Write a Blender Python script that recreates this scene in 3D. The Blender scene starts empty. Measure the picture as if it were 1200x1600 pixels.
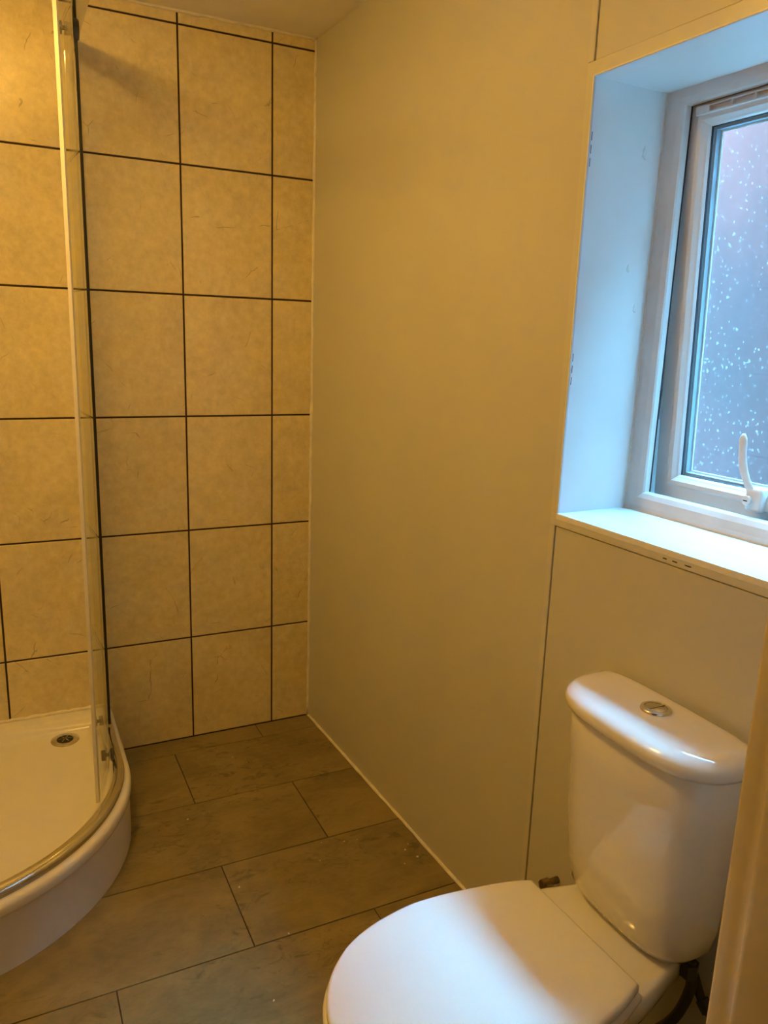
import bpy, bmesh, math, random
from mathutils import Vector, Matrix
random.seed(7)
S = bpy.context.scene
COL = S.collection
PI = math.pi

# ------------------------------------------------------------------ camera
F_PX, PITCH, ROLL, YAW = 1215.5, -0.22357, -0.03406, -0.46015
CAM = (-1.01799, -2.67518, 1.48672)
cd = bpy.data.cameras.new('camera')
cd.sensor_fit = 'VERTICAL'
cd.sensor_height = 32.0
cd.lens = 32.0 * F_PX / 1600.0
cd.clip_start = 0.02
cam = bpy.data.objects.new('camera', cd)
COL.objects.link(cam)
base = Matrix.Rotation(YAW, 4, 'Z') @ Matrix.Rotation(PITCH, 4, 'X') @ Matrix.Rotation(ROLL, 4, 'Y')
cam.matrix_world = Matrix.Translation(CAM) @ base @ Matrix.Rotation(PI / 2, 4, 'X')
S.camera = cam

# ------------------------------------------------------------------ overcast sky, exposure
w = bpy.data.worlds.new('overcast_sky')
S.world = w
w.use_nodes = True
bg = w.node_tree.nodes['Background']
bg.inputs['Color'].default_value = (0.18, 0.62, 1.0, 1)
# overcast luminance rises threefold from horizon to zenith
_n, _k = w.node_tree.nodes, w.node_tree.links
_tc = _n.new('ShaderNodeTexCoord'); _sx = _n.new('ShaderNodeSeparateXYZ')
_k.new(_tc.outputs['Generated'], _sx.inputs[0])
_mx = _n.new('ShaderNodeMath'); _mx.operation = 'MAXIMUM'; _mx.inputs[1].default_value = 0.0
_k.new(_sx.outputs[2], _mx.inputs[0])
_st = _n.new('ShaderNodeMath'); _st.operation = 'MULTIPLY_ADD'
SKY_ZENITH = 62.0
_st.inputs[1].default_value = SKY_ZENITH * 2 / 3
_st.inputs[2].default_value = SKY_ZENITH / 3
_k.new(_mx.outputs[0], _st.inputs[0])
_k.new(_st.outputs[0], bg.inputs['Strength'])
S.view_settings.view_transform = 'Standard'
S.view_settings.look = 'None'
S.view_settings.gamma = 1.0
S.view_settings.exposure = 1.3
S.view_settings.use_curve_mapping = False
S.cycles.max_bounces = 8
S.cycles.diffuse_bounces = 4
S.cycles.glossy_bounces = 4
S.cycles.transmission_bounces = 8
S.cycles.transparent_max_bounces = 24
S.cycles.sample_clamp_indirect = 6.0
S.cycles.adaptive_threshold = 0.02
LAMP_POS = (-1.06, -1.13)
LAMP_STRENGTH = 35.0
DOWNLIGHT_POS, DOWNLIGHT_STRENGTH = (-1.20, -0.52), 62.0
LAMP_COLOR = (1.0, 0.55, 0.115, 1)

# ------------------------------------------------------------------ measurements (metres)
WA = math.atan(0.038216)            # the panelled wall is a little out of square
RW = PI + WA                        # local frame of that wall: x into the room, y along it from the corner
CEIL = 2.432
FRONT = -2.13                       # inner face of the wall with the doorway
LEFT = -1.707

# ------------------------------------------------------------------ materials
def new_mat(name):
    m = bpy.data.materials.new(name)
    m.use_nodes = True
    nt = m.node_tree
    return m, nt, nt.nodes['Principled BSDF']

def setp(b, color=None, rough=None, metal=None, spec=None, coat=None, coat_rough=None):
    if color is not None: b.inputs['Base Color'].default_value = (*color, 1)
    if rough is not None: b.inputs['Roughness'].default_value = rough
    if metal is not None: b.inputs['Metallic'].default_value = metal
    if spec is not None: b.inputs['Specular IOR Level'].default_value = spec
    if coat is not None: b.inputs['Coat Weight'].default_value = coat
    if coat_rough is not None: b.inputs['Coat Roughness'].default_value = coat_rough

def coords(nt, per_object=False, scale=None):
    N, K = nt.nodes, nt.links
    tc = N.new('ShaderNodeTexCoord')
    out = tc.outputs['Object']
    if per_object:
        oi = N.new('ShaderNodeObjectInfo')
        mu = N.new('ShaderNodeVectorMath'); mu.operation = 'SCALE'
        mu.inputs[0].default_value = (37.0, 53.0, 71.0)
        K.new(oi.outputs['Random'], mu.inputs['Scale'])
        ad = N.new('ShaderNodeVectorMath'); ad.operation = 'ADD'
        K.new(out, ad.inputs[0]); K.new(mu.outputs[0], ad.inputs[1])
        out = ad.outputs[0]
    if scale:
        mp = N.new('ShaderNodeMapping'); mp.inputs['Scale'].default_value = scale
        K.new(out, mp.inputs['Vector']); out = mp.outputs[0]
    return out

def noise(nt, vec, scale, detail=4, rough=0.55, dist=0.0):
    n = nt.nodes.new('ShaderNodeTexNoise')
    n.inputs['Scale'].default_value = scale
    n.inputs['Detail'].default_value = detail
    n.inputs['Roughness'].default_value = rough
    n.inputs['Distortion'].default_value = dist
    nt.links.new(vec, n.inputs['Vector'])
    return n.outputs['Fac']

def ramp(nt, fac, stops):
    r = nt.nodes.new('ShaderNodeValToRGB')
    e = r.color_ramp.elements
    while len(e) < len(stops): e.new(0.5)
    for el, (pos, c) in zip(e, stops):
        el.position = pos
        el.color = (*c, 1) if len(c) == 3 else c
    nt.links.new(fac, r.inputs['Fac'])
    return r.outputs['Color']

def mixc(nt, fac, a, b, mode='MIX'):
    m = nt.nodes.new('ShaderNodeMix'); m.data_type = 'RGBA'; m.blend_type = mode
    for sock, v in ((m.inputs[0], fac), (m.inputs[6], a), (m.inputs[7], b)):
        if hasattr(v, 'is_linked'): nt.links.new(v, sock)
        elif isinstance(v, (int, float)): sock.default_value = v
        else: sock.default_value = (*v, 1)
    return m.outputs[2]

def math_(nt, op, a, b=None):
    m = nt.nodes.new('ShaderNodeMath'); m.operation = op
    for i, v in enumerate((a, b)):
        if v is None: continue
        if hasattr(v, 'is_linked'): nt.links.new(v, m.inputs[i])
        else: m.inputs[i].default_value = v
    return m.outputs[0]

def bump(nt, b, height, strength=0.1, dist=0.002):
    n = nt.nodes.new('ShaderNodeBump')
    n.inputs['Strength'].default_value = strength
    n.inputs['Distance'].default_value = dist
    nt.links.new(height, n.inputs['Height'])
    nt.links.new(n.outputs[0], b.inputs['Normal'])

def plain(name, color, rough=0.4, metal=0.0, spec=0.5, mottle=0.06, mscale=9.0, bstr=0.0, bscale=60.0, coat=0.0):
    """solid colour with faint uneven tone and optional fine relief"""
    m, nt, b = new_mat(name)
    setp(b, color, rough, metal, spec, coat, 0.05)
    v = coords(nt)
    f = noise(nt, v, mscale, 2)
    lo = tuple(c * (1 - mottle) for c in color); hi = tuple(min(1, c * (1 + mottle)) for c in color)
    nt.links.new(ramp(nt, f, [(0.3, lo), (0.7, hi)]), b.inputs['Base Color'])
    if bstr: bump(nt, b, noise(nt, v, bscale, 3), bstr, 0.001)
    return m

def vm_stretch(nt, v):
    m = nt.nodes.new('ShaderNodeMapping'); m.inputs['Rotation'].default_value = (0.5, 0.7, 0.5); m.inputs['Scale'].default_value = (2.4, 1.0, 0.7)
    nt.links.new(v, m.inputs['Vector'])
    return m.outputs[0]

def wall_tile_material():
    m, nt, b = new_mat('beige_stone_effect_tile')
    v = coords(nt, True)
    f1 = noise(nt, v, 5.0, 5, 0.6, 0.6)
    f2 = noise(nt, v, 38.0, 4, 0.7)
    c = ramp(nt, f1, [(0.28, (0.66, 0.55, 0.265)), (0.5, (0.78, 0.66, 0.34)), (0.72, (0.86, 0.74, 0.41))])
    c = mixc(nt, 0.45, c, ramp(nt, f2, [(0.28, (0.55, 0.45, 0.21)), (0.72, (0.92, 0.80, 0.48))]))
    # short straight hairline cracks in broken runs
    jit = nt.nodes.new('ShaderNodeTexNoise'); jit.inputs['Scale'].default_value = 9.0; jit.inputs['Detail'].default_value = 4
    nt.links.new(v, jit.inputs['Vector'])
    jo = nt.nodes.new('ShaderNodeVectorMath'); jo.operation = 'SCALE'; jo.inputs['Scale'].default_value = 0.05
    nt.links.new(jit.outputs['Color'], jo.inputs[0])
    va = nt.nodes.new('ShaderNodeVectorMath'); va.operation = 'ADD'
    nt.links.new(v, va.inputs[0]); nt.links.new(jo.outputs[0], va.inputs[1])
    def crack(scale, width, lo, nscale):
        vo = nt.nodes.new('ShaderNodeTexVoronoi'); vo.feature = 'DISTANCE_TO_EDGE'; vo.inputs['Scale'].default_value = scale
        nt.links.new(va.outputs[0], vo.inputs['Vector'])
        ln = math_(nt, 'LESS_THAN', vo.outputs['Distance'], width)
        mk = ramp(nt, noise(nt, v, nscale, 2), [(lo, (0, 0, 0)), (lo + .06, (1, 1, 1))])
        m2 = nt.nodes.new('ShaderNodeMath'); m2.operation = 'MULTIPLY'
        nt.links.new(ln, m2.inputs[0]); nt.links.new(mk, m2.inputs[1])
        return m2.outputs[0]
    vein = math_(nt, 'MAXIMUM', crack(4.2, 0.0040, 0.58, 10.0), crack(8.0, 0.0062, 0.62, 13.0))
    c = mixc(nt, math_(nt, 'MULTIPLY', vein, 0.50), c, (0.25, 0.175, 0.08))
    pale = ramp(nt, noise(nt, vm_stretch(nt, v), 16.0, 5, 0.6), [(0.62, (0, 0, 0)), (0.74, (1, 1, 1))])
    pm = nt.nodes.new('ShaderNodeMath'); pm.operation = 'MULTIPLY'; pm.inputs[1].default_value = 0.35
    nt.links.new(pale, pm.inputs[0])
    c = mixc(nt, pm.outputs[0], c, (0.86, 0.76, 0.54))
    nt.links.new(c, b.inputs['Base Color'])
    setp(b, None, 0.30, 0.0, 0.5)
    nt.links.new(ramp(nt, f2, [(0.3, (0.30, 0.30, 0.30)), (0.7, (0.42, 0.42, 0.42))]), b.inputs['Roughness'])
    bump(nt, b, f2, 0.12, 0.0012)
    return m

def floor_tile_material():
    m, nt, b = new_mat('grey_brown_slate_effect_tile')
    v = coords(nt, True, (1.0, 1.7, 1.0))
    f1 = noise(nt, v, 4.2, 6, 0.62, 0.8)
    f2 = noise(nt, v, 26.0, 4, 0.7, 0.5)
    c = ramp(nt, f1, [(0.30, (0.155, 0.120, 0.050)), (0.5, (0.235, 0.182, 0.075)), (0.70, (0.325, 0.250, 0.108))])
    c = mixc(nt, 0.3, c, ramp(nt, f2, [(0.3, (0.14, 0.108, 0.045)), (0.7, (0.30, 0.235, 0.105))]))
    blot = ramp(nt, noise(nt, v, 15.0, 5, 0.7, 1.5), [(0.54, (0, 0, 0)), (0.66, (1, 1, 1))])
    zone = ramp(nt, noise(nt, v, 3.0, 2), [(0.44, (0.1, 0.1, 0.1)), (0.56, (1, 1, 1))])
    mm = nt.nodes.new('ShaderNodeMath'); mm.operation = 'MULTIPLY'
    nt.links.new(blot, mm.inputs[0]); nt.links.new(zone, mm.inputs[1])
    c = mixc(nt, math_(nt, 'MULTIPLY', mm.outputs[0], 0.65), c, (0.085, 0.068, 0.032))
    nt.links.new(c, b.inputs['Base Color'])
    setp(b, None, 0.5, 0.0, 0.4)
    bump(nt, b, f2, 0.18, 0.0015)
    return m

def thin_fresnel(nt, ior):
    """same reflectance from both sides of a sheet"""
    ge = nt.nodes.new('ShaderNodeNewGeometry')
    fr = nt.nodes.new('ShaderNodeFresnel')
    m = nt.nodes.new('ShaderNodeMath'); m.operation = 'MULTIPLY_ADD'
    nt.links.new(ge.outputs['Backfacing'], m.inputs[0])
    m.inputs[1].default_value = 1 / ior - ior
    m.inputs[2].default_value = ior
    nt.links.new(m.outputs[0], fr.inputs['IOR'])
    return fr

def glass_mat(name, tint=(0.93, 0.97, 0.94), gloss=1.0, ior=1.35):
    """thin clear sheet: straight-through transparency plus Fresnel reflection"""
    m = bpy.data.materials.new(name); m.use_nodes = True
    nt = m.node_tree; N, K = nt.nodes, nt.links
    N.clear()
    out = N.new('ShaderNodeOutputMaterial')
    tr = N.new('ShaderNodeBsdfTransparent'); tr.inputs[0].default_value = (*tint, 1)
    gl = N.new('ShaderNodeBsdfGlossy'); gl.inputs['Roughness'].default_value = 0.02
    gl.inputs['Color'].default_value = (gloss, gloss, gloss, 1)
    fr = thin_fresnel(nt, ior)
    mx = N.new('ShaderNodeMixShader')
    K.new(fr.outputs[0], mx.inputs[0]); K.new(tr.outputs[0], mx.inputs[1]); K.new(gl.outputs[0], mx.inputs[2])
    K.new(mx.outputs[0], out.inputs[0])
    return m

def obscure_glass():
    """fine rippled privacy glass with specks and run marks"""
    m = bpy.data.materials.new('rippled_obscure_glass'); m.use_nodes = True
    nt = m.node_tree; N, K = nt.nodes, nt.links
    N.clear()
    out = N.new('ShaderNodeOutputMaterial')
    v = coords(nt)
    tr = N.new('ShaderNodeBsdfTransparent'); tr.inputs[0].default_value = (0.95, 0.97, 0.98, 1)
    # chalky specks and dried runs catch the daylight
    df = N.new('ShaderNodeBsdfTranslucent'); df.inputs[0].default_value = (0.9, 0.93, 0.97, 1)
    vs = coords(nt, False, (1.0, 1.0, 0.55))
    vo = N.new('ShaderNodeTexVoronoi'); vo.inputs['Scale'].default_value = 120.0
    K.new(vs, vo.inputs['Vector'])
    sr = N.new('ShaderNodeSeparateColor'); K.new(vo.outputs['Color'], sr.inputs[0])
    rad = math_(nt, 'MULTIPLY', math_(nt, 'MAXIMUM', math_(nt, 'SUBTRACT', sr.outputs[0], 0.42), 0.0), 0.52)
    sp = math_(nt, 'LESS_THAN', vo.outputs['Distance'], rad)
    zn = ramp(nt, noise(nt, v, 9.0, 3), [(0.40, (0.25, 0.25, 0.25)), (0.60, (1, 1, 1))])
    vr = coords(nt, False, (1.0, 1.0, 0.12))
    runs = ramp(nt, noise(nt, vr, 130.0, 3), [(0.42, (0, 0, 0)), (0.72, (0.05, 0.05, 0.05))])
    mm = N.new('ShaderNodeMath'); mm.operation = 'MULTIPLY'
    K.new(sp, mm.inputs[0]); K.new(zn, mm.inputs[1])
    ad = N.new('ShaderNodeMath'); ad.operation = 'ADD'; ad.use_clamp = True
    K.new(mm.outputs[0], ad.inputs[0]); K.new(runs, ad.inputs[1])
    m2 = N.new('ShaderNodeMixShader')
    K.new(math_(nt, 'MULTIPLY', ad.outputs[0], 0.17), m2.inputs[0])
    K.new(tr.outputs[0], m2.inputs[1]); K.new(df.outputs[0], m2.inputs[2])
    gl = N.new('ShaderNodeBsdfGlossy'); gl.inputs['Roughness'].default_value = 0.12; gl.inputs['Color'].default_value = (0.6, 0.6, 0.6, 1)
    fr = thin_fresnel(nt, 1.30)
    m3 = N.new('ShaderNodeMixShader')
    K.new(fr.outputs[0], m3.inputs[0]); K.new(m2.outputs[0], m3.inputs[1]); K.new(gl.outputs[0], m3.inputs[2])
    K.new(m3.outputs[0], out.inputs[0])
    return m

def neighbour_material():
    """brick of the house next door: red above a dark render band, all soft"""
    m, nt, b = new_mat('neighbour_brick')
    v = coords(nt)
    f = noise(nt, v, 2.2, 4)
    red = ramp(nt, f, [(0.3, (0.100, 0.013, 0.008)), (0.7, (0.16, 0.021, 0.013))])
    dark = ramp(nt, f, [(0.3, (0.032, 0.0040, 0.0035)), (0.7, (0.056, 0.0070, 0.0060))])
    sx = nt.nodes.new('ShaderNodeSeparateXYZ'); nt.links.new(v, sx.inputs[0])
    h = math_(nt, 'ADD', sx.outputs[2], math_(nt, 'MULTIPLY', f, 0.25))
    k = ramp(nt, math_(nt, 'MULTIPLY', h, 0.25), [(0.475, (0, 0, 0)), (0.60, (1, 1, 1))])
    nt.links.new(mixc(nt, k, dark, red), b.inputs['Base Color'])
    setp(b, None, 0.85)
    return m

M = {}
M['tile'] = wall_tile_material()
M['floor'] = floor_tile_material()
M['grout'] = plain('dark_brown_grout', (0.040, 0.022, 0.016), 0.85, bstr=0.2)
M['floor_grout'] = plain('dark_floor_grout', (0.045, 0.032, 0.022), 0.9, bstr=0.2)
M['panel'] = plain('cream_white_wall_panel', (0.595, 0.585, 0.54), 0.30, mottle=0.015, mscale=3.0)
M['trim'] = plain('cream_white_panel_trim', (0.63, 0.62, 0.57), 0.28, mottle=0.015)
M['core'] = plain('shadow_gap_backing', (0.10, 0.08, 0.06), 0.9)
M['ceil'] = plain('matt_white_ceiling_paint', (0.90, 0.88, 0.84), 0.8, mottle=0.02)
M['caulk'] = plain('white_silicone_sealant', (0.80, 0.76, 0.66), 0.45, mottle=0.08, mscale=30, bstr=0.2)
M['upvc'] = plain('white_upvc', (0.80, 0.81, 0.81), 0.22, mottle=0.02)
M['upvc_worn'] = plain('white_upvc_smudged', (0.76, 0.76, 0.75), 0.28, mottle=0.04, mscale=14)
M['reveal'] = plain('white_gloss_reveal_board', (0.83, 0.835, 0.84), 0.18, mottle=0.02)
M['ceramic'] = plain('white_glazed_ceramic', (0.83, 0.82, 0.80), 0.05, mottle=0.01, coat=1.0)
M['seat'] = plain('white_gloss_seat_plastic', (0.84, 0.84, 0.83), 0.16, mottle=0.01)
M['acrylic'] = plain('white_gloss_tray_acrylic', (0.80, 0.785, 0.75), 0.14, mottle=0.015)
M['skirt'] = plain('white_tray_skirt', (0.78, 0.77, 0.75), 0.25, mottle=0.03)
M['chrome'] = plain('polished_chrome', (0.80, 0.80, 0.80), 0.09, 1.0, mottle=0.03)
M['chrome_dull'] = plain('scuffed_chrome', (0.62, 0.62, 0.62), 0.2, 1.0, mottle=0.15, mscale=40)
M['steel'] = plain('brushed_steel', (0.50, 0.50, 0.50), 0.35, 1.0, mottle=0.1, mscale=50)
M['black'] = plain('black_rubber_seal', (0.012, 0.011, 0.010), 0.5)
M['dark'] = plain('dark_gasket', (0.05, 0.065, 0.08), 0.6)
M['spacer'] = plain('blue_grey_glazing_spacer', (0.36, 0.43, 0.49), 0.45)
M['pvc_seal'] = plain('translucent_cream_seal', (0.86, 0.82, 0.70), 0.25, mottle=0.02)
M['roller'] = plain('grey_roller_plastic', (0.10, 0.095, 0.10), 0.35, mottle=0.1)
M['hose'] = plain('dark_grey_hose', (0.035, 0.030, 0.026), 0.5, bstr=0.3, bscale=200)
M['waste'] = plain('brown_waste_pipe_plastic', (0.11, 0.07, 0.045), 0.6)
M['copper'] = plain('tarnished_brass', (0.30, 0.23, 0.15), 0.35, 1.0, mottle=0.25, mscale=60)
M['paint'] = plain('cream_gloss_woodwork', (0.66, 0.58, 0.45), 0.30, mottle=0.05, mscale=14, bstr=0.05, bscale=30)
M['plaster'] = plain('hall_wall_paint', (0.62, 0.58, 0.50), 0.8, mottle=0.03)
M['carpet'] = plain('hall_floor_covering', (0.20, 0.17, 0.13), 0.9, mottle=0.2, mscale=50)
M['ink'] = plain('faded_black_print', (0.03, 0.03, 0.035), 0.6)
M['crumb'] = plain('pale_plaster_crumb', (0.75, 0.68, 0.55), 0.9)
M['render'] = plain('sky_blocker_render', (0.10, 0.085, 0.075), 0.9)
M['ground'] = plain('outside_paving', (0.52, 0.50, 0.48), 0.9, mottle=0.2)
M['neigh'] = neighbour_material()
M['glass'] = glass_mat('clear_shower_glass', (0.965, 0.98, 0.965), ior=1.26)
M['pane'] = glass_mat('clear_window_glass', (0.97, 0.985, 0.985), gloss=0.6)
M['obscure'] = obscure_glass()

# ------------------------------------------------------------------ mesh helpers
def link(name, me, mat, parent=None, smooth=False, loc=None, rotz=None):
    if mat is not None and not me.materials: me.materials.append(mat)
    if smooth:
        for pl in me.polygons: pl.use_smooth = True
    o = bpy.data.objects.new(name, me)
    COL.objects.link(o)
    if parent: o.parent = parent
    if loc is not None: o.location = loc
    if rotz is not None: o.rotation_euler = (0, 0, rotz)
    return o

def mesh(name, v, f):
    me = bpy.data.meshes.new(name)
    me.from_pydata([tuple(q) for q in v], [], f)
    bm = bmesh.new(); bm.from_mesh(me)
    bmesh.ops.recalc_face_normals(bm, faces=bm.faces)
    bm.to_mesh(me); bm.free()
    me.update()
    return me

def to_mesh(name, bm):
    me = bpy.data.meshes.new(name)
    bmesh.ops.recalc_face_normals(bm, faces=bm.faces)
    bm.to_mesh(me); bm.free()
    return me

def add_box(bm, x0, x1, y0, y1, z0, z1, bev=0.0, seg=2):
    r = bmesh.ops.create_cube(bm, size=1.0)
    vs = r['verts']
    for q in vs:
        q.co = Vector(((x0 + x1) / 2 + q.co.x * (x1 - x0), (y0 + y1) / 2 + q.co.y * (y1 - y0), (z0 + z1) / 2 + q.co.z * (z1 - z0)))
    if bev:
        es = list({e for q in vs for e in q.link_edges})
        bmesh.ops.bevel(bm, geom=es, offset=bev, segments=seg, profile=0.5, affect='EDGES')

def boxes(name, lst, mat, parent=None, bev=0.0, seg=2, **kw):
    bm = bmesh.new()
    for b in lst: add_box(bm, *b, bev=bev, seg=seg)
    return link(name, to_mesh(name, bm), mat, parent, smooth=False, **kw)

def loft(rings, cap0=True, cap1=True, close=True):
    v, f = [], []
    n = len(rings[0])
    for r in rings: v += [tuple(q) for q in r]
    for i in range(len(rings) - 1):
        for j in range(n if close else n - 1):
            a, b = i * n + j, i * n + (j + 1) % n
            f.append((a, b, b + n, a + n))
    if cap0: f.append(tuple(range(n))[::-1])
    if cap1: f.append(tuple(range((len(rings) - 1) * n, len(rings) * n)))
    return v, f

def smooth_by_angle(o, deg=35):
    me = o.data
    for pl in me.polygons: pl.use_smooth = True
    bm = bmesh.new(); bm.from_mesh(me)
    lim = math.radians(deg)
    for e in bm.edges:
        e.smooth = len(e.link_faces) == 2 and e.calc_face_angle(0) < lim
    bm.to_mesh(me); bm.free()
    return o

def lathe(prof, seg=32, axis='z'):
    """prof: list of (r, h)"""
    rings = []
    for r, h in prof:
        ring = []
        for k in range(seg):
            t = 2 * PI * k / seg
            c, s = r * math.cos(t), r * math.sin(t)
            ring.append((c, s, h) if axis == 'z' else ((h, c, s) if axis == 'x' else (c, h, s)))
        rings.append(ring)
    return loft(rings)

def tube(pts, rad, seg=12):
    pts = [Vector(q) for q in pts]
    rings = []
    prev = None
    for i, q in enumerate(pts):
        d = (pts[min(i + 1, len(pts) - 1)] - pts[max(i - 1, 0)]).normalized()
        if prev is None:
            up = Vector((0, 0, 1)) if abs(d.z) < 0.9 else Vector((1, 0, 0))
            n = d.cross(up).normalized()
        else:
            n = (prev - d * prev.dot(d)).normalized()
        prev = n
        b = d.cross(n)
        r = rad[i] if isinstance(rad, (list, tuple)) else rad
        rings.append([q + n * r * math.cos(2 * PI * k / seg) + b * r * math.sin(2 * PI * k / seg) for k in range(seg)])
    return loft(rings)

def bez(p, n=16):
    """Catmull-Rom through points"""
    p = [Vector(q) for q in p]
    q = [p[0]] + p + [p[-1]]
    out = []
    for i in range(1, len(q) - 2):
        for k in range(n):
            t = k / n
            a, b, c, d = q[i - 1], q[i], q[i + 1], q[i + 2]
            out.append(0.5 * ((2 * b) + (c - a) * t + (2 * a - 5 * b + 4 * c - d) * t * t + (3 * b - a - 3 * c + d) * t ** 3))
    out.append(p[-1])
    return out

def empty(name, loc=(0, 0, 0), rotz=0.0):
    o = bpy.data.objects.new(name, None)
    o.empty_display_size = 0.1
    COL.objects.link(o)
    o.location = loc
    o.rotation_euler = (0, 0, rotz)
    return o

def tag(o, label, cat, group=None):
    o['label'] = label; o['category'] = cat
    if group: o['group'] = group
    return o

def structure(o, label=None, cat=None):
    o['kind'] = 'structure'
    if label: o['label'] = label
    if cat: o['category'] = cat
    return o

def tile_mesh(name, a, b, t, ch, mat, plane):
    """a x b slab with chamfered face; plane 'xz' faces -y, 'yz' faces +x, 'xy' faces +z; origin at the middle of its face"""
    def P(u, v, d):
        return {'xz': (u, d, v), 'yz': (-d, u, v), 'xy': (u, v, -d)}[plane]
    rings = []
    for (i, d) in ((0.0, t), (0.0, ch), (ch, 0.0)):
        hu, hv = a / 2 - i, b / 2 - i
        rings.append([P(-hu, -hv, d), P(hu, -hv, d), P(hu, hv, d), P(-hu, hv, d)])
    v, f = loft(rings)
    me = mesh(name, v, f)
    me.materials.append(mat)
    return me

# ------------------------------------------------------------------ setting: shell of the room
# floor slab and ceiling run on into the hall behind the camera
floor = structure(boxes('floor', [(LEFT - .1, 0.35, FRONT, 0.1, -0.08, -0.0025)], M['floor_grout']),
                  'grey brown slate effect tiled floor', 'floor')
structure(boxes('ceiling', [(-2.55, 0.60, -4.35, 0.14, CEIL, CEIL + 0.1)], M['ceil']), 'plain white painted ceiling', 'ceiling')
wall_back = structure(boxes('wall_back', [(LEFT - .1, 0.30, 0.003, 0.12, -0.05, CEIL + .02)], M['grout']),
                      'beige tiled wall at the far end of the room', 'wall')
wall_left = structure(boxes('wall_left', [(LEFT - .12, LEFT - .003, FRONT - .14, 0.1, -0.05, CEIL + .02)], M['grout']),
                      'beige tiled wall beside the shower', 'wall')

# wall tiles, one object each
GAP = 0.0060
ZE = [0.0] + [0.3944 + 0.4 * k for k in range(6)] + [CEIL]
XE = [0.0, -0.1508] + [-0.1508 - 0.3038 * k for k in range(1, 6)] + [LEFT]
cache = {}
def tile_of(a, b, plane, t, ch, mat, nm):
    key = (round(a, 4), round(b, 4), plane)
    if key not in cache:
        cache[key] = tile_mesh(nm, a - GAP if plane != 'xy' else a - 0.0030, b - GAP if plane != 'xy' else b - 0.0030, t, ch, mat, plane)
    return cache[key]
for i in range(len(XE) - 1):
    for k in range(len(ZE) - 1):
        a, b = XE[i] - XE[i + 1], ZE[k + 1] - ZE[k]
        if a < 0.02: continue
        link('tile', tile_of(a, b, 'xz', 0.0028, 0.0012, M['tile'], 'wall_tile'), None, wall_back,
             loc=((XE[i] + XE[i + 1]) / 2, random.uniform(-0.0003, 0.0003), (ZE[k] + ZE[k + 1]) / 2))
for i in range(8):
    y0 = -0.3038 * i
    y1 = max(y0 - 0.3038, FRONT)
    for k in range(len(ZE) - 1):
        a, b = y0 - y1, ZE[k + 1] - ZE[k]
        if a < 0.02: continue
        link('tile', tile_of(a, b, 'yz', 0.0028, 0.0012, M['tile'], 'wall_tile'), None, wall_left,
             loc=(LEFT, (y0 + y1) / 2, (ZE[k] + ZE[k + 1]) / 2))

# floor tiles in half bond
FD = 0.32693
YE = [0.0, -0.1006] + [-0.1006 - FD * k for k in range(1, 7)]
YE = [y for y in YE if y > FRONT] + [FRONT]
for r in range(len(YE) - 1):
    off = -0.2172 if r % 2 == 0 else -0.5441
    xs = [off + 2 * FD * k for k in range(-3, 3)]
    xs = sorted([x for x in xs if LEFT < x < 0.09] + [LEFT, 0.10])
    for x0, x1 in zip(xs[:-1], xs[1:]):
        a, b = x1 - x0, YE[r] - YE[r + 1]
        if a < 0.02: continue
        link('tile', tile_of(a, b, 'xy', 0.0024, 0.0008, M['floor'], 'floor_tile'), None, floor,
             loc=((x0 + x1) / 2, (YE[r] + YE[r + 1]) / 2, random.uniform(-0.0003, 0.0003)))

# right wall: masonry with the window opening, in its own slightly turned frame (x into the room, y along the wall)
WY0, WY1, WZ0, WZ1 = 1.366, 2.070, 1.121, 1.986      # window opening
WEND = 2.32
T = 0.30
wall_right = boxes('wall_right', [
    (-T, -0.006, -0.15, WY0 - .004, -0.05, CEIL + .02), (-T, -0.006, WY1 + .004, WEND, -0.05, CEIL + .02),
    (-T, -0.006, WY0 - .004, WY1 + .004, -0.05, WZ0 - .012), (-T, -0.006, WY0 - .004, WY1 + .004, WZ1 + .004, CEIL + .02)], M['core'], rotz=RW)
structure(wall_right, 'smooth cream white panelled wall with the window', 'wall')
def wpart(name, b, mat, parent=wall_right, bev=0.0008, **kw):
    return boxes(name, [b], mat, parent, bev=bev, seg=1, **kw)
PY = 1.345
wpart('wall_panel', (-0.006, 0.0, -0.004, PY + .004, 0.0, CEIL), M['panel'])
wpart('wall_panel', (-0.006, -0.0004, PY + .0188, WEND, 0.0, 1.0925), M['panel'])
wpart('wall_panel', (-0.006, -0.0004, PY + .0188, WEND, 2.014, CEIL), M['panel'])
wpart('wall_panel', (-0.006, -0.0004, WY1 + .02, WEND, 1.0945, 2.012), M['panel'])
wpart('joint_strip', (-0.004, 0.0022, PY, PY + .0165, 0.0, 1.0945), M['trim'], bev=.001)
wpart('joint_strip', (-0.004, 0.0022, PY, PY + .0165, 2.0135, CEIL), M['trim'], bev=.001)
wpart('corner_strip', (-0.004, 0.0014, PY + .0005, WY0 + .0006, 1.0950, 2.0130), M['trim'], bev=.0006)
wpart('corner_strip', (-0.004, 0.0024, WY0 - .016, WY1 + .022, 1.0945, WZ0 + .0005), M['trim'], bev=.001)
wpart('corner_strip', (-0.004, 0.0016, WY0 - .016, WY1 + .022, WZ1 - .0005, 2.0132), M['trim'], bev=.0006)
# small faded print on the strips
for (y, wd) in ((1.669, .009), (1.692, .011), (1.722, .014)):
    wpart('printed_mark', (0.0020, 0.00255, y - wd / 2, y + wd / 2, 1.1015, 1.1040), M['ink'], bev=0)

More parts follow.
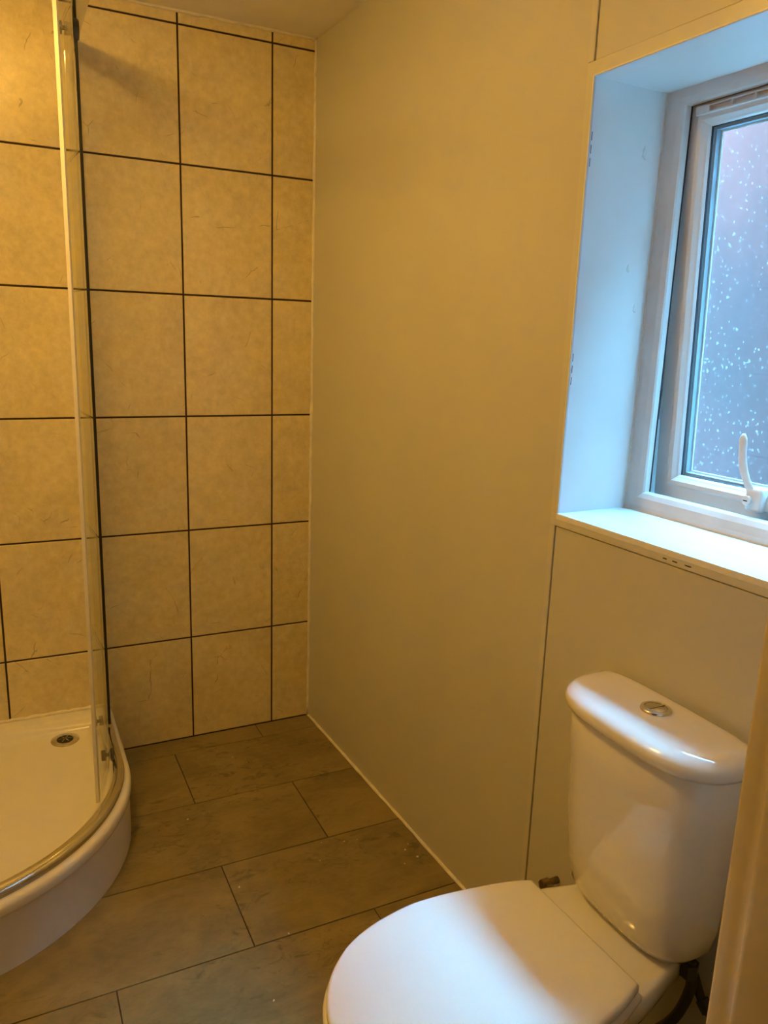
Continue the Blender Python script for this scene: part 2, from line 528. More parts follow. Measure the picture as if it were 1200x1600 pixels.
# wall with the doorway the picture is taken through, hall beyond
DX0, DX1, DH = -1.10, -0.2415, 2.05
structure(boxes('wall_front', [(-2.5, DX0, FRONT - .12, FRONT, -0.05, CEIL + .02), (DX1, 0.45, FRONT - .12, FRONT, -0.05, CEIL + .02),
          (DX0, DX1, FRONT - .12, FRONT, DH, CEIL + .02)], M['panel']), 'painted wall around the doorway', 'wall')
structure(boxes('floor_hall', [(-2.5, 0.55, -4.3, FRONT, -0.08, -0.001)], M['carpet']), 'floor of the hall outside the doorway', 'floor')
structure(boxes('wall_hall', [(-2.5, -2.4, -4.2, FRONT - .1, -0.05, CEIL + .02), (0.45, 0.55, -4.2, FRONT, -0.05, CEIL + .02),
          (-2.5, 0.55, -4.3, -4.2, -0.05, CEIL + .02)], M['plaster']), 'plain walls of the hall behind the doorway', 'wall')

# door lining: jambs with a bead, head, stop
door = empty('door_1', (0, 0, 0))
structure(door, 'cream painted door frame at the right edge of the picture', 'door frame')
def jamb_profile(sx, x):
    # plan outline: flat lining with a proud rounded stop at the room side
    pts = [(0, FRONT + .012), (-.009, FRONT + .012), (-.0125, FRONT + .010), (-.0140, FRONT + .006), (-.0138, FRONT - .010),
           (-.0130, FRONT - .0235), (-.0140, FRONT - .0250), (-.0175, FRONT - .0255), (-.0195, FRONT - .0265), (-.0205, FRONT - .0290),
           (-.0208, FRONT - .034), (-.0208, FRONT - .122), (-.0165, FRONT - .128), (0, FRONT - .128)]
    return [(x + sx * px, py) for px, py in pts]
for sx, x in ((1, DX1 + .0), (-1, DX0 - .0)):
    pr = jamb_profile(sx, x)
    v, f = loft([[(a, b, z) for a, b in pr] for z in (0.0, DH)])
    smooth_by_angle(link('jamb', mesh('jamb', v, f), M['paint'], door), 40)
boxes('head', [(DX0 + .012, DX1 - .012, FRONT - .128, FRONT + .012, DH - .012, DH)], M['paint'], door, bev=.003)
boxes('architrave', [(DX1 - .004, DX1 + .060, FRONT - .142, FRONT - .12, 0, DH + .06)], M['paint'], door, bev=.005)
boxes('architrave', [(DX0 - .060, DX0 + .004, FRONT - .142, FRONT - .12, 0, DH + .06)], M['paint'], door, bev=.005)

# sealant beads in the corners
def bead(name, p0, p1, r, label, seg=40, jit=0.0012):
    p0, p1 = Vector(p0), Vector(p1)
    pts = [p0.lerp(p1, i / seg) + Vector([random.uniform(-jit, jit) for _ in range(3)]) * (0 if i in (0, seg) else 1) for i in range(seg + 1)]
    v, f = tube(pts, [r * random.uniform(.8, 1.2) for _ in pts], 8)
    o = link(name, mesh(name, v, f), M['caulk'], smooth=True)
    return structure(o, label, 'sealant')
def wl(y, x=0.0, z=0.0):
    """point of the panelled wall frame in the room"""
    return (x * math.cos(RW) - y * math.sin(RW), x * math.sin(RW) + y * math.cos(RW), z)
bead('trim_1', (-.001, -.001, 0), (-.001, -.001, CEIL), .0062, 'white sealant bead in the corner of tiles and panel', 60, .0006)
bead('trim_2', wl(0.0, .001, .001), wl(2.1, .001, .001), .0058, 'white sealant bead where panel meets floor', 60, .0007)
bead('trim_3', (0, -.001, CEIL - .001), (LEFT, -.001, CEIL - .001), .0062, 'white sealant bead where tiles meet ceiling', 60, .0016)

# ------------------------------------------------------------------ window
win = empty('window_1', (0, 0, 0), RW)
structure(win, 'white plastic window with obscure glass, slightly open', 'window')
FX = -0.197                                  # front of the fixed frame
def ring_frame(name, prof, y0, y1, z0, z1, mat, parent, loc=None):
    """mitred frame; prof = list of (inset, depth x) closed"""
    rings = []
    for (yy, zz, sy, sz) in ((y0, z0, 1, 1), (y1, z0, -1, 1), (y1, z1, -1, -1), (y0, z1, 1, -1)):
        rings.append([(x, yy + sy * i, zz + sz * i) for i, x in prof])
    n = len(prof)
    v = [q for r in rings for q in r]
    f = []
    for i in range(4):
        for j in range(n):
            a, b = i * n + j, i * n + (j + 1) % n
            c, d = ((i + 1) % 4) * n + (j + 1) % n, ((i + 1) % 4) * n + j
            f.append((a, b, c, d))
    return link(name, mesh(name, v, f), mat, parent, loc=loc)
# fixed frame: face, chamfered lip, deep rebate
fr = [(0.0, FX - .002), (0.002, FX), (0.013, FX), (0.030, FX - .003), (0.040, FX - .009), (0.0425, FX - .013), (0.0425, FX - .026), (0.0, FX - .026)]
ring_frame('frame', fr, WY0, WY1, WZ0, WZ1 + .014, M['upvc_worn'], win)
ring_frame('rebate', [(0.0, FX - .0262), (0.012, FX - .0262), (0.010, FX - .102), (0.0, FX - .102)], WY0, WY1, WZ0, WZ1 + .010, M['upvc'], win)
ring_frame('gasket', [(0.034, FX - .026), (0.0415, FX - .026), (0.0415, FX - .0315), (0.034, FX - .0315)], WY0, WY1, WZ0, WZ1 + .014, M['black'], win)
# friction stay on the side rebate
boxes('stay_track', [(FX - .062, FX - .030, WY0 + .0115, WY0 + .0165, WZ0 + .03, 1.322)], M['upvc'], win, bev=.001, seg=1)
boxes('stay_arm', [(FX - .060, FX - .046, WY0 + .0165, WY0 + .0195, 1.322, 1.56)], M['steel'], win, bev=.001, seg=1)
boxes('stay_block', [(FX - .058, FX - .030, WY0 + .0115, WY0 + .0215, 1.322, 1.345)], M['steel'], win, bev=.002, seg=1)

# opening sash, hung at the top, pushed out a few centimetres at the bottom
HZ = 1.968                                    # hinge height
SX = FX - .033                                # inner face of the sash when shut
sash = empty('sash', (SX, 0, HZ))
sash.parent = win
OPEN = 0.042
sash.rotation_euler = (0, -OPEN * -1.0, 0)
SY0, SY1, SZ0, SZ1 = 1.386, 2.050, 1.146 - HZ, 1.974 - HZ
sp = [(0.0, -.001), (0.002, 0.0), (0.034, 0.0), (0.034, -.050), (0.0, -.050)]
ring_frame('stile_frame', sp, SY0, SY1, SZ0, SZ1, M['upvc'], sash)
bp_ = [(0.034, 0.0015), (0.038, 0.0030), (0.046, 0.0010), (0.052, -.006), (0.0555, -.009), (0.058, -.014), (0.058, -.020), (0.034, -.020)]
ring_frame('glazing_bead', bp_, SY0, SY1, SZ0, SZ1, M['upvc'], sash)
ring_frame('glazing_gasket', [(0.0560, -.014), (0.0595, -.0165), (0.0595, -.0202), (0.0560, -.0202)], SY0, SY1, SZ0, SZ1, M['dark'], sash)
ring_frame('spacer_bar', [(0.056, -.0238), (0.0640, -.0238), (0.0640, -.0400), (0.056, -.0400)], SY0, SY1, SZ0, SZ1, M['spacer'], sash)
ring_frame('edge_seal', [(0.0642, -.0365), (0.0680, -.0365), (0.0680, -.0400), (0.0642, -.0400)], SY0, SY1, SZ0, SZ1, M['upvc'], sash)
g = .055
boxes('inner_pane', [(-.0235, -.0205, SY0 + g, SY1 - g, SZ0 + g, SZ1 - g)], M['pane'], sash)['label'] = 'clear inner glass pane'
boxes('outer_pane', [(-.0440, -.0405, SY0 + g, SY1 - g, SZ0 + g, SZ1 - g)], M['obscure'], sash)['label'] = 'speckled obscure glass pane'
# trickle vent along the top rail: back strip, rails and the dividers between slots
vz = 1.944 - HZ
vy0, vy1 = 1.424, 2.01
vb = [(0.0, .003, vy0, vy1, vz - .008, vz + .008), (.003, .0115, vy0, vy1, vz + .005, vz + .008), (.003, .0115, vy0, vy1, vz - .008, vz - .005),
      (.003, .0115, vy0, vy0 + .032, vz - .006, vz + .006), (.003, .0115, vy1 - .032, vy1, vz - .006, vz + .006)]
k = vy0 + .032
while k < vy1 - .05:
    k += .052
    vb.append((.003, .0115, k - .0025, k + .0025, vz - .006, vz + .006))
boxes('trickle_vent', vb, M['upvc'], sash, bev=.0006, seg=1)
# handle: mounting block, curved lever raised, key barrel
hy, hz = 1.664, 1.1905 - HZ
bm = bmesh.new()
add_box(bm, 0.0, .020, hy - .022, hy + .075, hz - .017, hz + .017, bev=.006, seg=3)
add_box(bm, .002, .034, hy - .020, hy + .020, hz - .020, hz + .030, bev=.009, seg=3)
handle = link('window_handle', to_mesh('window_handle', bm), M['upvc'], sash)
smooth_by_angle(handle, 50)
lev = bez([(.022, hy - .002, hz + .004), (.030, hy - .014, hz + .030), (.034, hy - .0265, hz + .062), (.036, hy - .031, hz + .094), (.036, hy - .0325, hz + .122)], 8)
for ex, sc in ((.0025, .92), (.0048, .72), (.0062, .40)): lev.append(lev[-1] + Vector((0, 0, ex * .8)))
rings = []
for i, q in enumerate(lev):
    t = min(1.0, i / (len(lev) - 4))
    k = {len(lev) - 3: .92, len(lev) - 2: .72, len(lev) - 1: .38}.get(i, 1.0)
    wd = (.0108 - .0022 * t) * k
    th = .0062 * k
    rings.append([q + Vector((th * math.sin(a) ** 3 * .4 + th * .6 * math.sin(a), wd * math.cos(a), 0)) for a in [2 * PI * j / 20 for j in range(20)]])
v, f = loft(rings)
link('handle_lever', mesh('handle_lever', v, f), M['upvc'], sash, smooth=True)
v, f = lathe([(.0085, .0), (.0095, .003), (.0095, .010), (.0075, .0115), (.0, .0118)][:4], 20, 'x')
o = link('key_barrel', mesh('key_barrel', v, f), M['upvc'], sash, loc=(.0315, hy - .009, hz + .004)); smooth_by_angle(o, 40)
boxes('keyhole', [(.0425, .0435, hy - .0135, hy - .0045, hz + .0025, hz + .0048)], M['black'], sash)
boxes('handle_sticker', [(.0202, .0206, hy + .030, hy + .045, hz - .012, hz + .010)], M['steel'], sash)

# reveal boards and sill
def wb(name, b, mat, bev=.001): return boxes(name, [b], mat, win, bev=bev, seg=2)
wb('reveal_board', (FX - .002, 0.0016, WY0 - .004, WY0, WZ0 - .002, WZ1 + .004), M['reveal'])
wb('reveal_board', (FX - .002, 0.0016, WY1, WY1 + .004, WZ0 - .002, WZ1 + .004), M['reveal'])
wb('reveal_board', (FX - .002, 0.0018, WY0 - .002, WY1 + .002, WZ1, WZ1 + .004), M['reveal'])
wb('sill', (FX - .02, 0.0030, WY0 - .002, WY1 + .002, WZ0 - .012, WZ0 + .0008), M['reveal'])
for (z, n) in ((1.856, 3), (1.430, 3)):
    for i in range(n):
        boxes('printed_mark', [(-0.0062, -0.0048, WY0 - .0002, WY0 + .0003, z + (i - 1) * .024 - .008, z + (i - 1) * .024 + .008)], M['ink'], win)
# smears of old adhesive left on the side board
for (x, z, r) in ((-.150, 1.868, .010), (-.135, 1.640, .006), (-.165, 1.560, .007)):
    bm = bmesh.new(); bmesh.ops.create_icosphere(bm, subdivisions=2, radius=1.0)
    for q in bm.verts:
        k = 1 + .25 * math.sin(5 * q.co.x + 3 * q.co.z)
        q.co = Vector((x + q.co.x * r * .7 * k, WY0 + q.co.y * .0007, z + q.co.z * r * 1.3 * k))
    link('adhesive_smear', to_mesh('adhesive_smear', bm), M['upvc_worn'], win, smooth=True)
boxes('sealant_line', [(FX - .001, FX + .0035, WY0, WY0 + .0022, WZ0, WZ1)], M['caulk'], win, bev=.001, seg=1)
boxes('sealant_line', [(FX - .001, FX + .0025, WY0, WY1, WZ0, WZ0 + .0024)], M['caulk'], win, bev=.001, seg=1)

# outside: path and the neighbouring house, sky above
structure(boxes('ground_outside', [(0.40, 3.4, -7, 4, -0.3, -0.2)], M['ground']), 'paved path outside the window', 'ground')
structure(boxes('wall_sky_blocker', [(-T, 2.4, -4.0, 7.0, CEIL + .11, 5.4)], M['render'], rotz=RW), 'unseen rendered block added above the room to shade the alley', 'wall')  # unseen mass added overhead to keep sky light off the alley and opposite wall
structure(boxes('wall_outside', [(1.95, 2.2, -9, 5, -0.3, 4.0), (1.96, 5.0, -9, -3.1, 3.98, 5.0)], M['neigh']), 'red brick house wall seen blurred through the window, with an unseen block added to cut side sky', 'wall')  # second box: unseen taller block added to cut the oblique sky

# ------------------------------------------------------------------ shower tray
TX, TR, TCY, TF = -0.74, 0.555, -0.412, -0.967
TCX = TX - TR
RIM = 0.185
def quad(d, z, narc=36):
    """outline of the quadrant at inset d"""
    pts = [(LEFT + d, -d), (-1.20, -d), (TX - d - .001, -d)]
    for k in range(1, 9): pts.append((TX - d, -d + (TCY + d) * k / 9))
    r = TR - d
    for k in range(narc + 1):
        t = -PI / 2 * k / narc
        pts.append((TCX + r * math.cos(t), TCY + r * math.sin(t)))
    pts += [((TCX + LEFT) / 2, TF + d), (LEFT + d, TF + d)]
    return [(x, y, z) for x, y in pts]
tray = empty('shower_tray', (TCX, -.5, 0))
tag(tray, 'white quadrant shower tray with a raised rim on the tiled floor', 'shower tray')
def tput(name, v, f, mat, ang=35, sm=True):
    v = [(x - TCX, y + .5, z) for x, y, z in v]
    o = link(name, mesh(name, v, f), mat, tray)
    return smooth_by_angle(o, ang) if sm else o
v, f = loft([quad(.006, 0.0), quad(.006, .150)], False, False)
tput('skirt', v, f, M['skirt'])
v, f = loft([quad(.006, .148), quad(.001, .152), quad(0.0, .158), quad(0.0, .172), quad(.003, .180), quad(.008, .1838), quad(.014, RIM),
             quad(.052, RIM), quad(.060, .1835), quad(.068, .178), quad(.080, .158), quad(.088, .1510), quad(.100, .1475), quad(.25, .1462), quad(.40, .145)], False, True)
tput('basin', v, f, M['acrylic'], 50)
# waste
def at_tray(x, y, z): return (x - TCX, y + .5, z)
v, f = lathe([(.022, .002), (.026, .0035), (.041, .0035), (.044, .002), (.0445, -.002)], 36)
smooth_by_angle(link('waste_flange', mesh('waste_flange', v, f), M['chrome_dull'], tray, loc=at_tray(-.903, -.130, .1475)), 40)
v, f = lathe([(.0255, .0000), (.0255, .0040), (.001, .0042)], 32)
link('waste_grate', mesh('waste_grate', v, f), M['black'], tray, loc=at_tray(-.903, -.130, .1475))
bm = bmesh.new()
for k in range(6):
    t = k * PI / 3
    c, s = math.cos(t), math.sin(t)
    r = bmesh.ops.create_cube(bm, size=1.0)['verts']
    for q in r:
        x, y, z = .012 + q.co.x * .018, q.co.y * .0022, .0050 + q.co.z * .002
        q.co = Vector((x * c - y * s, x * s + y * c, z))
link('waste_spokes', to_mesh('waste_spokes', bm), M['chrome_dull'], tray, loc=at_tray(-.903, -.130, .1475))
# ragged sealant along the tray and the tiles
pts = [Vector((LEFT + (TX - LEFT) * i / 70, -.002 + random.uniform(-.002, .001), RIM + .001 + random.uniform(-.001, .002))) for i in range(71)]
v, f = tube(pts, [random.uniform(.0045, .0085) for _ in pts], 8)
structure(link('trim_4', mesh('trim_4', v, f), M['caulk'], smooth=True), 'ragged pale sealant between shower tray and tiles', 'sealant')

# ------------------------------------------------------------------ shower enclosure
enc = empty('shower_enclosure', (TCX, -.5, RIM))
tag(enc, 'curved glass shower enclosure with chrome rails, its doors slid open', 'shower enclosure')
def E(q): return (q[0] - TCX, q[1] + .5, q[2] - RIM)
def eput(name, v, f, mat, parent=enc, ang=35):
    o = link(name, mesh(name, [E(q) for q in v], f), mat, parent)
    return smooth_by_angle(o, ang)
def path(d, s0=None, s1=None, step=.012):
    """points and outward normals along the glass line at inset d, from the tiled back wall round to the left wall"""
    r = TR - d
    L1, L2, L3 = -TCY, PI / 2 * r, TCX - LEFT
    tot = L1 + L2 + L3
    s0 = 0 if s0 is None else s0
    s1 = tot if s1 is None else s1
    n = max(2, int((s1 - s0) / step))
    out = []
    for i in range(n + 1):
        s = s0 + (s1 - s0) * i / n
        if s <= L1: out.append((TX - d, -s, 1.0, 0.0))
        elif s <= L1 + L2:
            t = -(s - L1) / r
            out.append((TCX + r * math.cos(t), TCY + r * math.sin(t), math.cos(t), math.sin(t)))
        else: out.append((TCX - (s - L1 - L2), TF + d, 0.0, -1.0))
    return out
def sweep(d, prof, s0=None, s1=None):
    """prof: closed list of (outward offset, z)"""
    rings = [[(x + nx * o, y + ny * o, z) for o, z in prof] for x, y, nx, ny in path(d, s0, s1)]
    return loft(rings)
TOPZ = 2.262
def rail_prof(z0, h, wd):
    return [(-wd, z0), (wd, z0), (wd, z0 + h * .55), (wd * .86, z0 + h * .82), (wd * .55, z0 + h * .97), (0, z0 + h), (-wd * .55, z0 + h * .97), (-wd * .86, z0 + h * .82), (-wd, z0 + h * .55)]
v, f = sweep(.036, rail_prof(RIM, .026, .0185)); eput('bottom_rail', v, f, M['chrome'], ang=60)
v, f = sweep(.036, [(-.02, TOPZ), (.02, TOPZ), (.02, TOPZ + .040), (-.02, TOPZ + .040)]); eput('top_rail', v, f, M['chrome'], ang=40)
def sheet(name, d, s0, s1, z0, z1, mat, parent, th=.005):
    v, f = sweep(d, [(-th / 2, z0), (th / 2, z0), (th / 2, z1), (-th / 2, z1)], s0, s1)
    return eput(name, v, f, mat, parent, 40)
G0, G1 = RIM + .022, TOPZ + .004
TOT = -TCY + PI / 2 * (TR - .036) + (TCX - LEFT)
# fixed panes by each wall
fx = sheet('fixed_pane', .030, .012, .205, G0, G1, M['glass'], enc)
sheet('pane_edge_seal', .030, .205, .2105, G0 + .01, G1 - .02, M['black'], fx, .008)['label'] = 'black edge seal'
fx2 = sheet('fixed_pane', .030, TOT - .215, TOT - .012, G0, G1, M['glass'], enc)
sheet('pane_edge_seal', .030, TOT - .2205, TOT - .215, G0 + .01, G1 - .02, M['black'], fx2, .008)
for nm, (x0, x1, y0, y1) in (('wall_profile', (TX - .046, TX - .018, -.022, -.0005)), ('wall_profile', (LEFT + .0005, LEFT + .022, TF + .018, TF + .046))):
    bm = bmesh.new()
    a, b = E((x0, y0, RIM)), E((x1, y1, TOPZ))
    add_box(bm, a[0], b[0], a[1], b[1], a[2], b[2], bev=.003)
    link(nm, to_mesh(nm, bm), M['chrome'], enc)
def roller(parent, d, s, z, up):
    x, y, nx, ny = path(d, s, s + .001)[0]
    ang = math.atan2(ny, nx)
    v, f = lathe([(.0, -.018), (.014, -.018), (.016, -.015), (.016, -.006), (.0055, -.005), (.0055, .006), (.0155, .007), (.0185, .010), (.0185, .016), (.0155, .018), (.0, .018)][1:-1], 24, 'x')
    o = link('roller', mesh('roller', v, f), M['roller'], parent, loc=E((x, y, z)), rotz=ang)
    smooth_by_angle(o, 40)
    bm = bmesh.new()
    if up: add_box(bm, .004, .012, -.012, .012, -.012, .030, bev=.004)
    else: add_box(bm, .004, .012, -.010, .010, -.018, .012, bev=.003)
    o2 = link('roller_bracket', to_mesh('roller_bracket', bm), M['chrome_dull'], parent, loc=E((x, y, z)), rotz=ang)
# dark clamp where the fixed pane meets the top rail: disc, ring and stop
def clamp(parent, s, z):
    x, y, nx, ny = path(.034, s, s + .001)[0]
    v, f = lathe([(.010, -.014), (.020, -.013), (.0235, -.008), (.0235, .008), (.020, .013), (.010, .014)], 28, 'x')
    smooth_by_angle(link('rail_clamp', mesh('rail_clamp', v, f), M['roller'], parent, loc=E((x, y, z)), rotz=math.atan2(ny, nx)), 40)
    bm = bmesh.new(); add_box(bm, -.006, .006, -.010, .010, -.050, -.012, bev=.003)
    link('clamp_tongue', to_mesh('clamp_tongue', bm), M['chrome_dull'], parent, loc=E((x, y, z)), rotz=math.atan2(ny, nx))
clamp(fx, .200, TOPZ - .004)
clamp(fx2, TOT - .205, TOPZ - .004)
# sliding doors: flat run, then the curve
DD = .061
s_lead = -TCY + (TR - DD) * math.radians(25.5)
door_r = sheet('sliding_door', DD, .150, s_lead, G0 + .004, G1 - .006, M['glass'], enc)
sheet('door_seal', DD, s_lead, s_lead + .011, G0 + .000, G1 - .006, M['pvc_seal'], door_r, .009)['label'] = 'cream strip seal on the door edge'
for s in (.235, s_lead - .10): roller(door_r, DD, s, TOPZ - .012, True)
for s in (.19, s_lead - .215): roller(door_r, DD, s, RIM + .040, False)
TOTD = -TCY + PI / 2 * (TR - DD) + (TCX - LEFT)
l0 = TOTD - s_lead + .12
door_l = sheet('sliding_door', DD, l0, TOTD - .04, G0 + .004, G1 - .006, M['glass'], enc)
sheet('door_seal', DD, l0 - .011, l0, G0, G1 - .006, M['pvc_seal'], door_l, .009)
for s in (l0 + .10, TOTD - .09):
    roller(door_l, DD, s, TOPZ - .028, True); roller(door_l, DD, s, RIM + .040, False)

# ------------------------------------------------------------------ toilet (its own frame: x out from the wall, y across)
TY = 1.750
toilet = empty('toilet', wl(TY, 0.0, 0.0), RW)
tag(toilet, 'white close coupled toilet with closed lid beneath the window', 'toilet')
def egg(z, xb, xf, hw, n=48, pb=4.0, pf=2.2, xm=None):
    """outline squarer at the back, round at the front"""
    xm = xb + (xf - xb) * .42 if xm is None else xm
    out = []
    for k in range(n):
        t = 2 * PI * k / n
        c, s = math.cos(t), math.sin(t)
        p = pf if c >= 0 else pb
        rx = (xf - xm) if c >= 0 else (xm - xb)
        out.append((xm + rx * math.copysign(abs(c) ** (2 / p), c), hw * math.copysign(abs(s) ** (2 / p), s), z))
    return out
v, f = loft([egg(0, .12, .50, .105), egg(.03, .12, .50, .105), egg(.05, .13, .49, .095), egg(.16, .13, .50, .095), egg(.26, .13, .57, .128, pb=2.6),
             egg(.33, .13, .63, .160, pb=2.3), egg(.375, .13, .668, .174, pb=2.2), egg(.396, .13, .678, .178, pb=2.2), egg(.404, .14, .672, .174, pb=2.2), egg(.406, .16, .65, .155, pb=2.2)])
smooth_by_angle(link('pan', mesh('pan', v, f), M['ceramic'], toilet), 60)
def shelf(z, ins):
    prof = [(.014 + ins, .100), (.06, .114), (.115, .129), (.165, .143), (.200, .150), (.225 - ins, .150)]
    return [(x, -(h - ins), z) for x, h in prof] + [(x, h - ins, z) for x, h in reversed(prof)]
v, f = loft([shelf(.330, .030), shelf(.352, .012), shelf(.375, .003), shelf(.395, 0), shelf(.411, 0), shelf(.4165, .0025), shelf(.4195, .006), shelf(.4215, .012)])
smooth_by_angle(link('pan_shelf', mesh('pan_shelf', v, f), M['ceramic'], toilet), 40)
# seat and lid outlines: straight hinge edge, long oval
HWX = [(.196, .146), (.25, .165), (.30, .176), (.35, .185), (.40, .191), (.45, .193), (.50, .187), (.545, .177), (.58, .164), (.61, .148), (.64, .124), (.663, .099), (.680, .073), (.692, .045), (.699, .018), (.700, .0)]
def lid_ring(z, inset, n=8):
    pts = []
    cx = .44
    side = HWX[:-1]
    right = [(x, h) for x, h in side]
    outl = [(x, -h) for x, h in right] + [(.700, 0.0)] + [(x, h) for x, h in reversed(right)]
    # finer sampling
    fine = bez([(x, y, 0) for x, y in outl], 4)
    out = []
    m = len(fine)
    for i, q in enumerate(fine):
        a = fine[max(i - 1, 0)]; b = fine[min(i + 1, m - 1)]
        d = (b - a).normalized()
        nrm = Vector((-d.y, d.x, 0))
        p = q + nrm * inset
        if i == 0 or i == m - 1: p = Vector((q.x + inset, q.y - math.copysign(inset * .9, q.y), 0))
        p.x = max(p.x, .196 + inset)
        out.append((p.x, p.y, z))
    return out
v, f = loft([lid_ring(.412, .012), lid_ring(.413, .004), lid_ring(.417, .000), lid_ring(.425, .000), lid_ring(.4295, .003), lid_ring(.431, .008)])
smooth_by_angle(link('seat', mesh('seat', v, f), M['seat'], toilet), 50)
v, f = loft([lid_ring(.4325, .012), lid_ring(.4330, .007), lid_ring(.4355, .005), lid_ring(.4440, .005), lid_ring(.4485, .0072), lid_ring(.4506, .012), lid_ring(.4520, .026), lid_ring(.4535, .07)])
smooth_by_angle(link('lid', mesh('lid', v, f), M['seat'], toilet), 50)
for y in (-.075, .075):
    v, f = lathe([(.006, -.022), (.007, -.020), (.007, .020), (.006, .022)], 20, 'y')
    smooth_by_angle(link('hinge', mesh('hinge', v, f), M['seat'], toilet, loc=(.212, y, .4245)), 40)
# cistern
def cis(z, hw, dp, x0=.008, n=64, nf=3.0, side=.062):
    out = []
    for k in range(n):
        t = 2 * PI * k / n
        c, s = math.cos(t), math.sin(t)
        y = hw * math.copysign(abs(c) ** (2 / 3.4), c)
        if s >= 0: x = side + (dp - side) * abs(s) ** (2 / 2.25)
        else: x = side - (side - x0) * abs(s) ** (2 / 6.0)
        out.append((x, y, z))
    return out
cist = empty('cistern', (.0, .0, 0), 0.0)
cist.parent = toilet
cist.rotation_euler = (0, 0, math.radians(-1.6))
v, f = loft([cis(.4225, .105, .100), cis(.4250, .122, .116), cis(.4330, .137, .130), cis(.450, .148, .1395), cis(.50, .158, .1475), cis(.60, .168, .1545), cis(.72, .175, .1600), cis(.8045, .178, .1625), cis(.8075, .1765, .161), cis(.8080, .168, .152), cis(.8115, .168, .152)])
smooth_by_angle(link('cistern_body', mesh('cistern_body', v, f), M['ceramic'], cist), 60)
v, f = loft([cis(.8112, .165, .150), cis(.8115, .181, .167), cis(.8135, .187, .1735), cis(.822, .1905, .1775), cis(.831, .190, .1770), cis(.8395, .186, .1725), cis(.8460, .178, .1630), cis(.8495, .166, .1490, .011), cis(.8512, .150, .1300, .018), cis(.8516, .135, .1150, .028)])
smooth_by_angle(link('cistern_lid', mesh('cistern_lid', v, f), M['ceramic'], cist), 60)
v, f = lathe([(.0265, -.002), (.0275, .002), (.0265, .0050), (.0235, .0066), (.0205, .0060), (.0200, .0045)], 40)
smooth_by_angle(link('flush_ring', mesh('flush_ring', v, f), M['chrome'], cist, loc=(.074, .002, .8515)), 60)
v, f = lathe([(.0196, .002), (.0196, .0058), (.0180, .0068), (.004, .0072)], 36)
smooth_by_angle(link('flush_button', mesh('flush_button', v, f), M['chrome_dull'], cist, loc=(.074, .002, .8515)), 50)
boxes('button_split', [(.056, .092, .0045, .0053, .8575, .8590)], M['dark'], cist)

# plumbing behind the pan
root = wl(TY)
hose = empty('supply_hose', wl(TY, 0, 0), RW)
tag(hose, 'dark flexible water hose hanging below the cistern', 'hose')
pts = bez([(.060, .128, .427), (.058, .130, .40), (.050, .128, .36), (.050, .105, .28), (.060, .060, .20), (.075, .02, .14), (.07, -.02, .10)], 10)
v, f = tube(pts, .0095, 12); link('hose', mesh('hose', v, f), M['hose'], hose, smooth=True)
v, f = tube([(.060, .128, .4225), (.060, .128, .395)], .016, 6); link('hose_nut', mesh('hose_nut', v, f), M['hose'], hose)
pipe = empty('overflow_pipe', wl(TY, 0, 0), RW)
tag(pipe, 'dark pipe crossing the hose under the right of the cistern', 'pipe')
pts = bez([(.040, .114, .395), (.030, .120, .372), (.022, .132, .335), (.018, .160, .31), (.014, .20, .29)], 8)
v, f = tube(pts, .0085, 12); link('pipe', mesh('pipe', v, f), M['hose'], pipe, smooth=True)
v, f = tube([(.0215, .134, .332), (.0195, .150, .3175)], .0125, 8); link('pipe_coupling', mesh('pipe_coupling', v, f), M['hose'], pipe)
valve = empty('isolation_valve', wl(1.470, 0, .282), RW)
tag(valve, 'small brass valve on the panel left of the cistern', 'valve')
v, f = tube([(.0, 0, 0), (.038, 0, 0)], .008, 12); link('pipe_stub', mesh('pipe_stub', v, f), M['copper'], valve, smooth=True)
v, f = tube([(.026, 0, 0), (.046, 0, 0)], .0125, 6); link('nut', mesh('nut', v, f), M['copper'], valve)
v, f = tube([(.040, -.004, 0), (.040, .075, .01), (.042, .10, -.012)], .0075, 12); link('branch', mesh('branch', v, f), M['copper'], valve, smooth=True)
v, f = tube([(.040, .020, .002), (.040, .040, .005)], .0125, 6); link('nut', mesh('nut', v, f), M['copper'], valve)

# ------------------------------------------------------------------ ceiling light (out of view above, lights the room)
lamp = empty('ceiling_light', (LAMP_POS[0], LAMP_POS[1], CEIL))
tag(lamp, 'round opal ceiling light glowing warm over the middle of the room', 'ceiling light')
v, f = lathe([(.135, .0), (.138, -.006), (.138, -.022), (.130, -.026), (.122, -.026)], 48)
smooth_by_angle(link('base_ring', mesh('base_ring', v, f), M['upvc'], lamp), 40)
m, nt, b = new_mat('warm_opal_diffuser')
setp(b, (0.85, 0.8, 0.7), 0.4)
b.inputs['Emission Color'].default_value = LAMP_COLOR
b.inputs['Emission Strength'].default_value = LAMP_STRENGTH
v, f = lathe([(.122, -.024), (.119, -.040), (.108, -.056), (.088, -.069), (.060, -.078), (.030, -.082), (.003, -.083)], 40)
link('diffuser', mesh('diffuser', v, f), m, lamp, smooth=True)

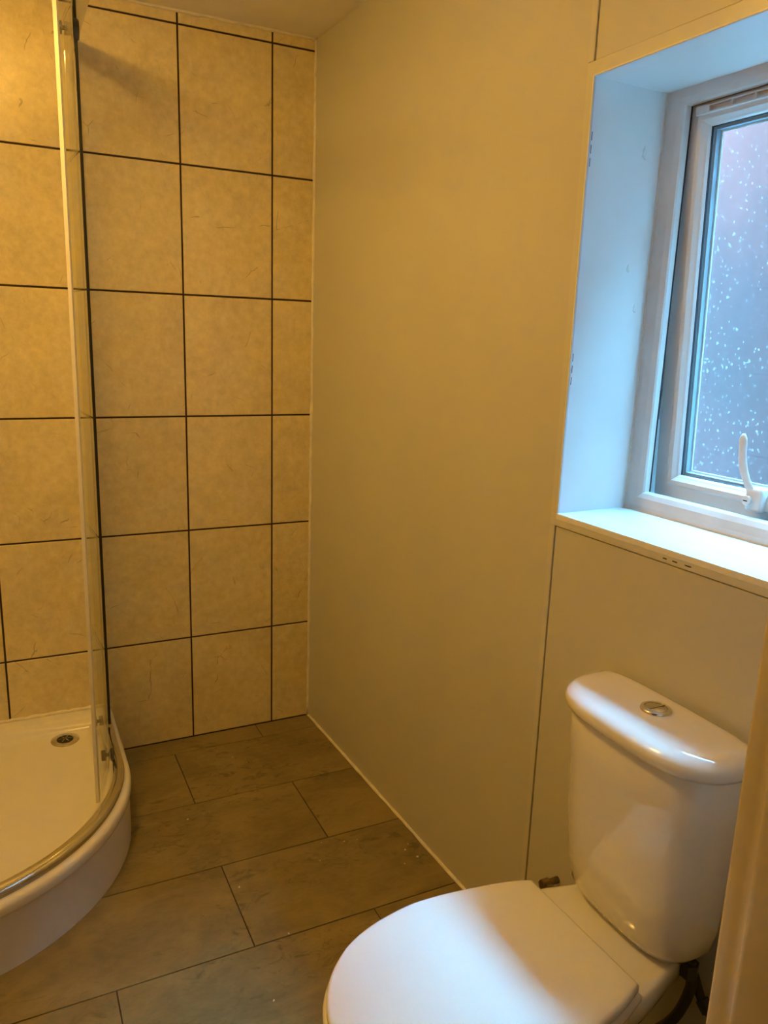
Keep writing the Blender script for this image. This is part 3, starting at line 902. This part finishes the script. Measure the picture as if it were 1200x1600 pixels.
# small recessed downlight over the shower
dl = empty('downlight', (DOWNLIGHT_POS[0], DOWNLIGHT_POS[1], CEIL))
tag(dl, 'small recessed ceiling downlight above the shower tray', 'downlight')
v, f = lathe([(.046, -.0005), (.062, -.0005), (.064, -.002), (.062, -.0045), (.050, -.0060), (.046, -.0030)], 40)
smooth_by_angle(link('bezel', mesh('bezel', v, f), M['upvc'], dl), 40)
m, nt, b = new_mat('warm_downlight_lens')
setp(b, (0.85, 0.8, 0.7), 0.3)
b.inputs['Emission Color'].default_value = LAMP_COLOR
b.inputs['Emission Strength'].default_value = DOWNLIGHT_STRENGTH
v, f = lathe([(.0455, -.0026), (.0455, -.0046), (.002, -.0050)], 32)
link('lens', mesh('lens', v, f), m, dl)

# ------------------------------------------------------------------ crumbs on the floor
spots = [(-.585, -.503, 4.0), (-.522, -.862, 4.5), (-.454, -1.076, 3.5), (-.552, -1.255, 3.5), (-.181, -.793, 3), (-.246, -.772, 2.5), (-.030, -.900, 4),
         (-.012, -.943, 4.5), (-.010, -.880, 2.5), (-.142, -.800, 2.2), (-.279, -.846, 2.2), (-.06, -.955, 2.4), (-.36, -.20, 2.6), (-.40, -.14, 2.0)]
words = ['on the middle tile row near the shower tray', 'larger, on the tile in front of the panel corner', 'near the long joint left of the toilet', 'beside the front of the toilet seat',
         'just past the joint near the panel', 'at the cross joint of the middle tiles', 'close to the panelled wall, upper of two', 'close to the panelled wall, lower of two',
         'tiny, right against the panelled wall sealant', 'tiny, on the long joint by the panel', 'tiny, in the middle of the wide tile', 'tiny, below the pair by the panel',
         'small, on the strip of tile below the beige wall', 'tiny, nearest the beige tiled wall']
for (x, y, r), wd in zip(spots, words):
    bm = bmesh.new()
    bmesh.ops.create_icosphere(bm, subdivisions=1, radius=1.0)
    for q in bm.verts:
        k = random.uniform(.7, 1.15)
        q.co = Vector((q.co.x * r * .001 * k, q.co.y * r * .00075 * k, max(q.co.z, -.5) * r * .0005 * k + r * .00025))
    o = link('plaster_crumb', to_mesh('plaster_crumb', bm), M['crumb'], loc=(x, y, 0.0002), rotz=random.uniform(0, 3))
    tag(o, 'pale crumb of plaster ' + wd, 'crumb', 'plaster crumbs on the floor')
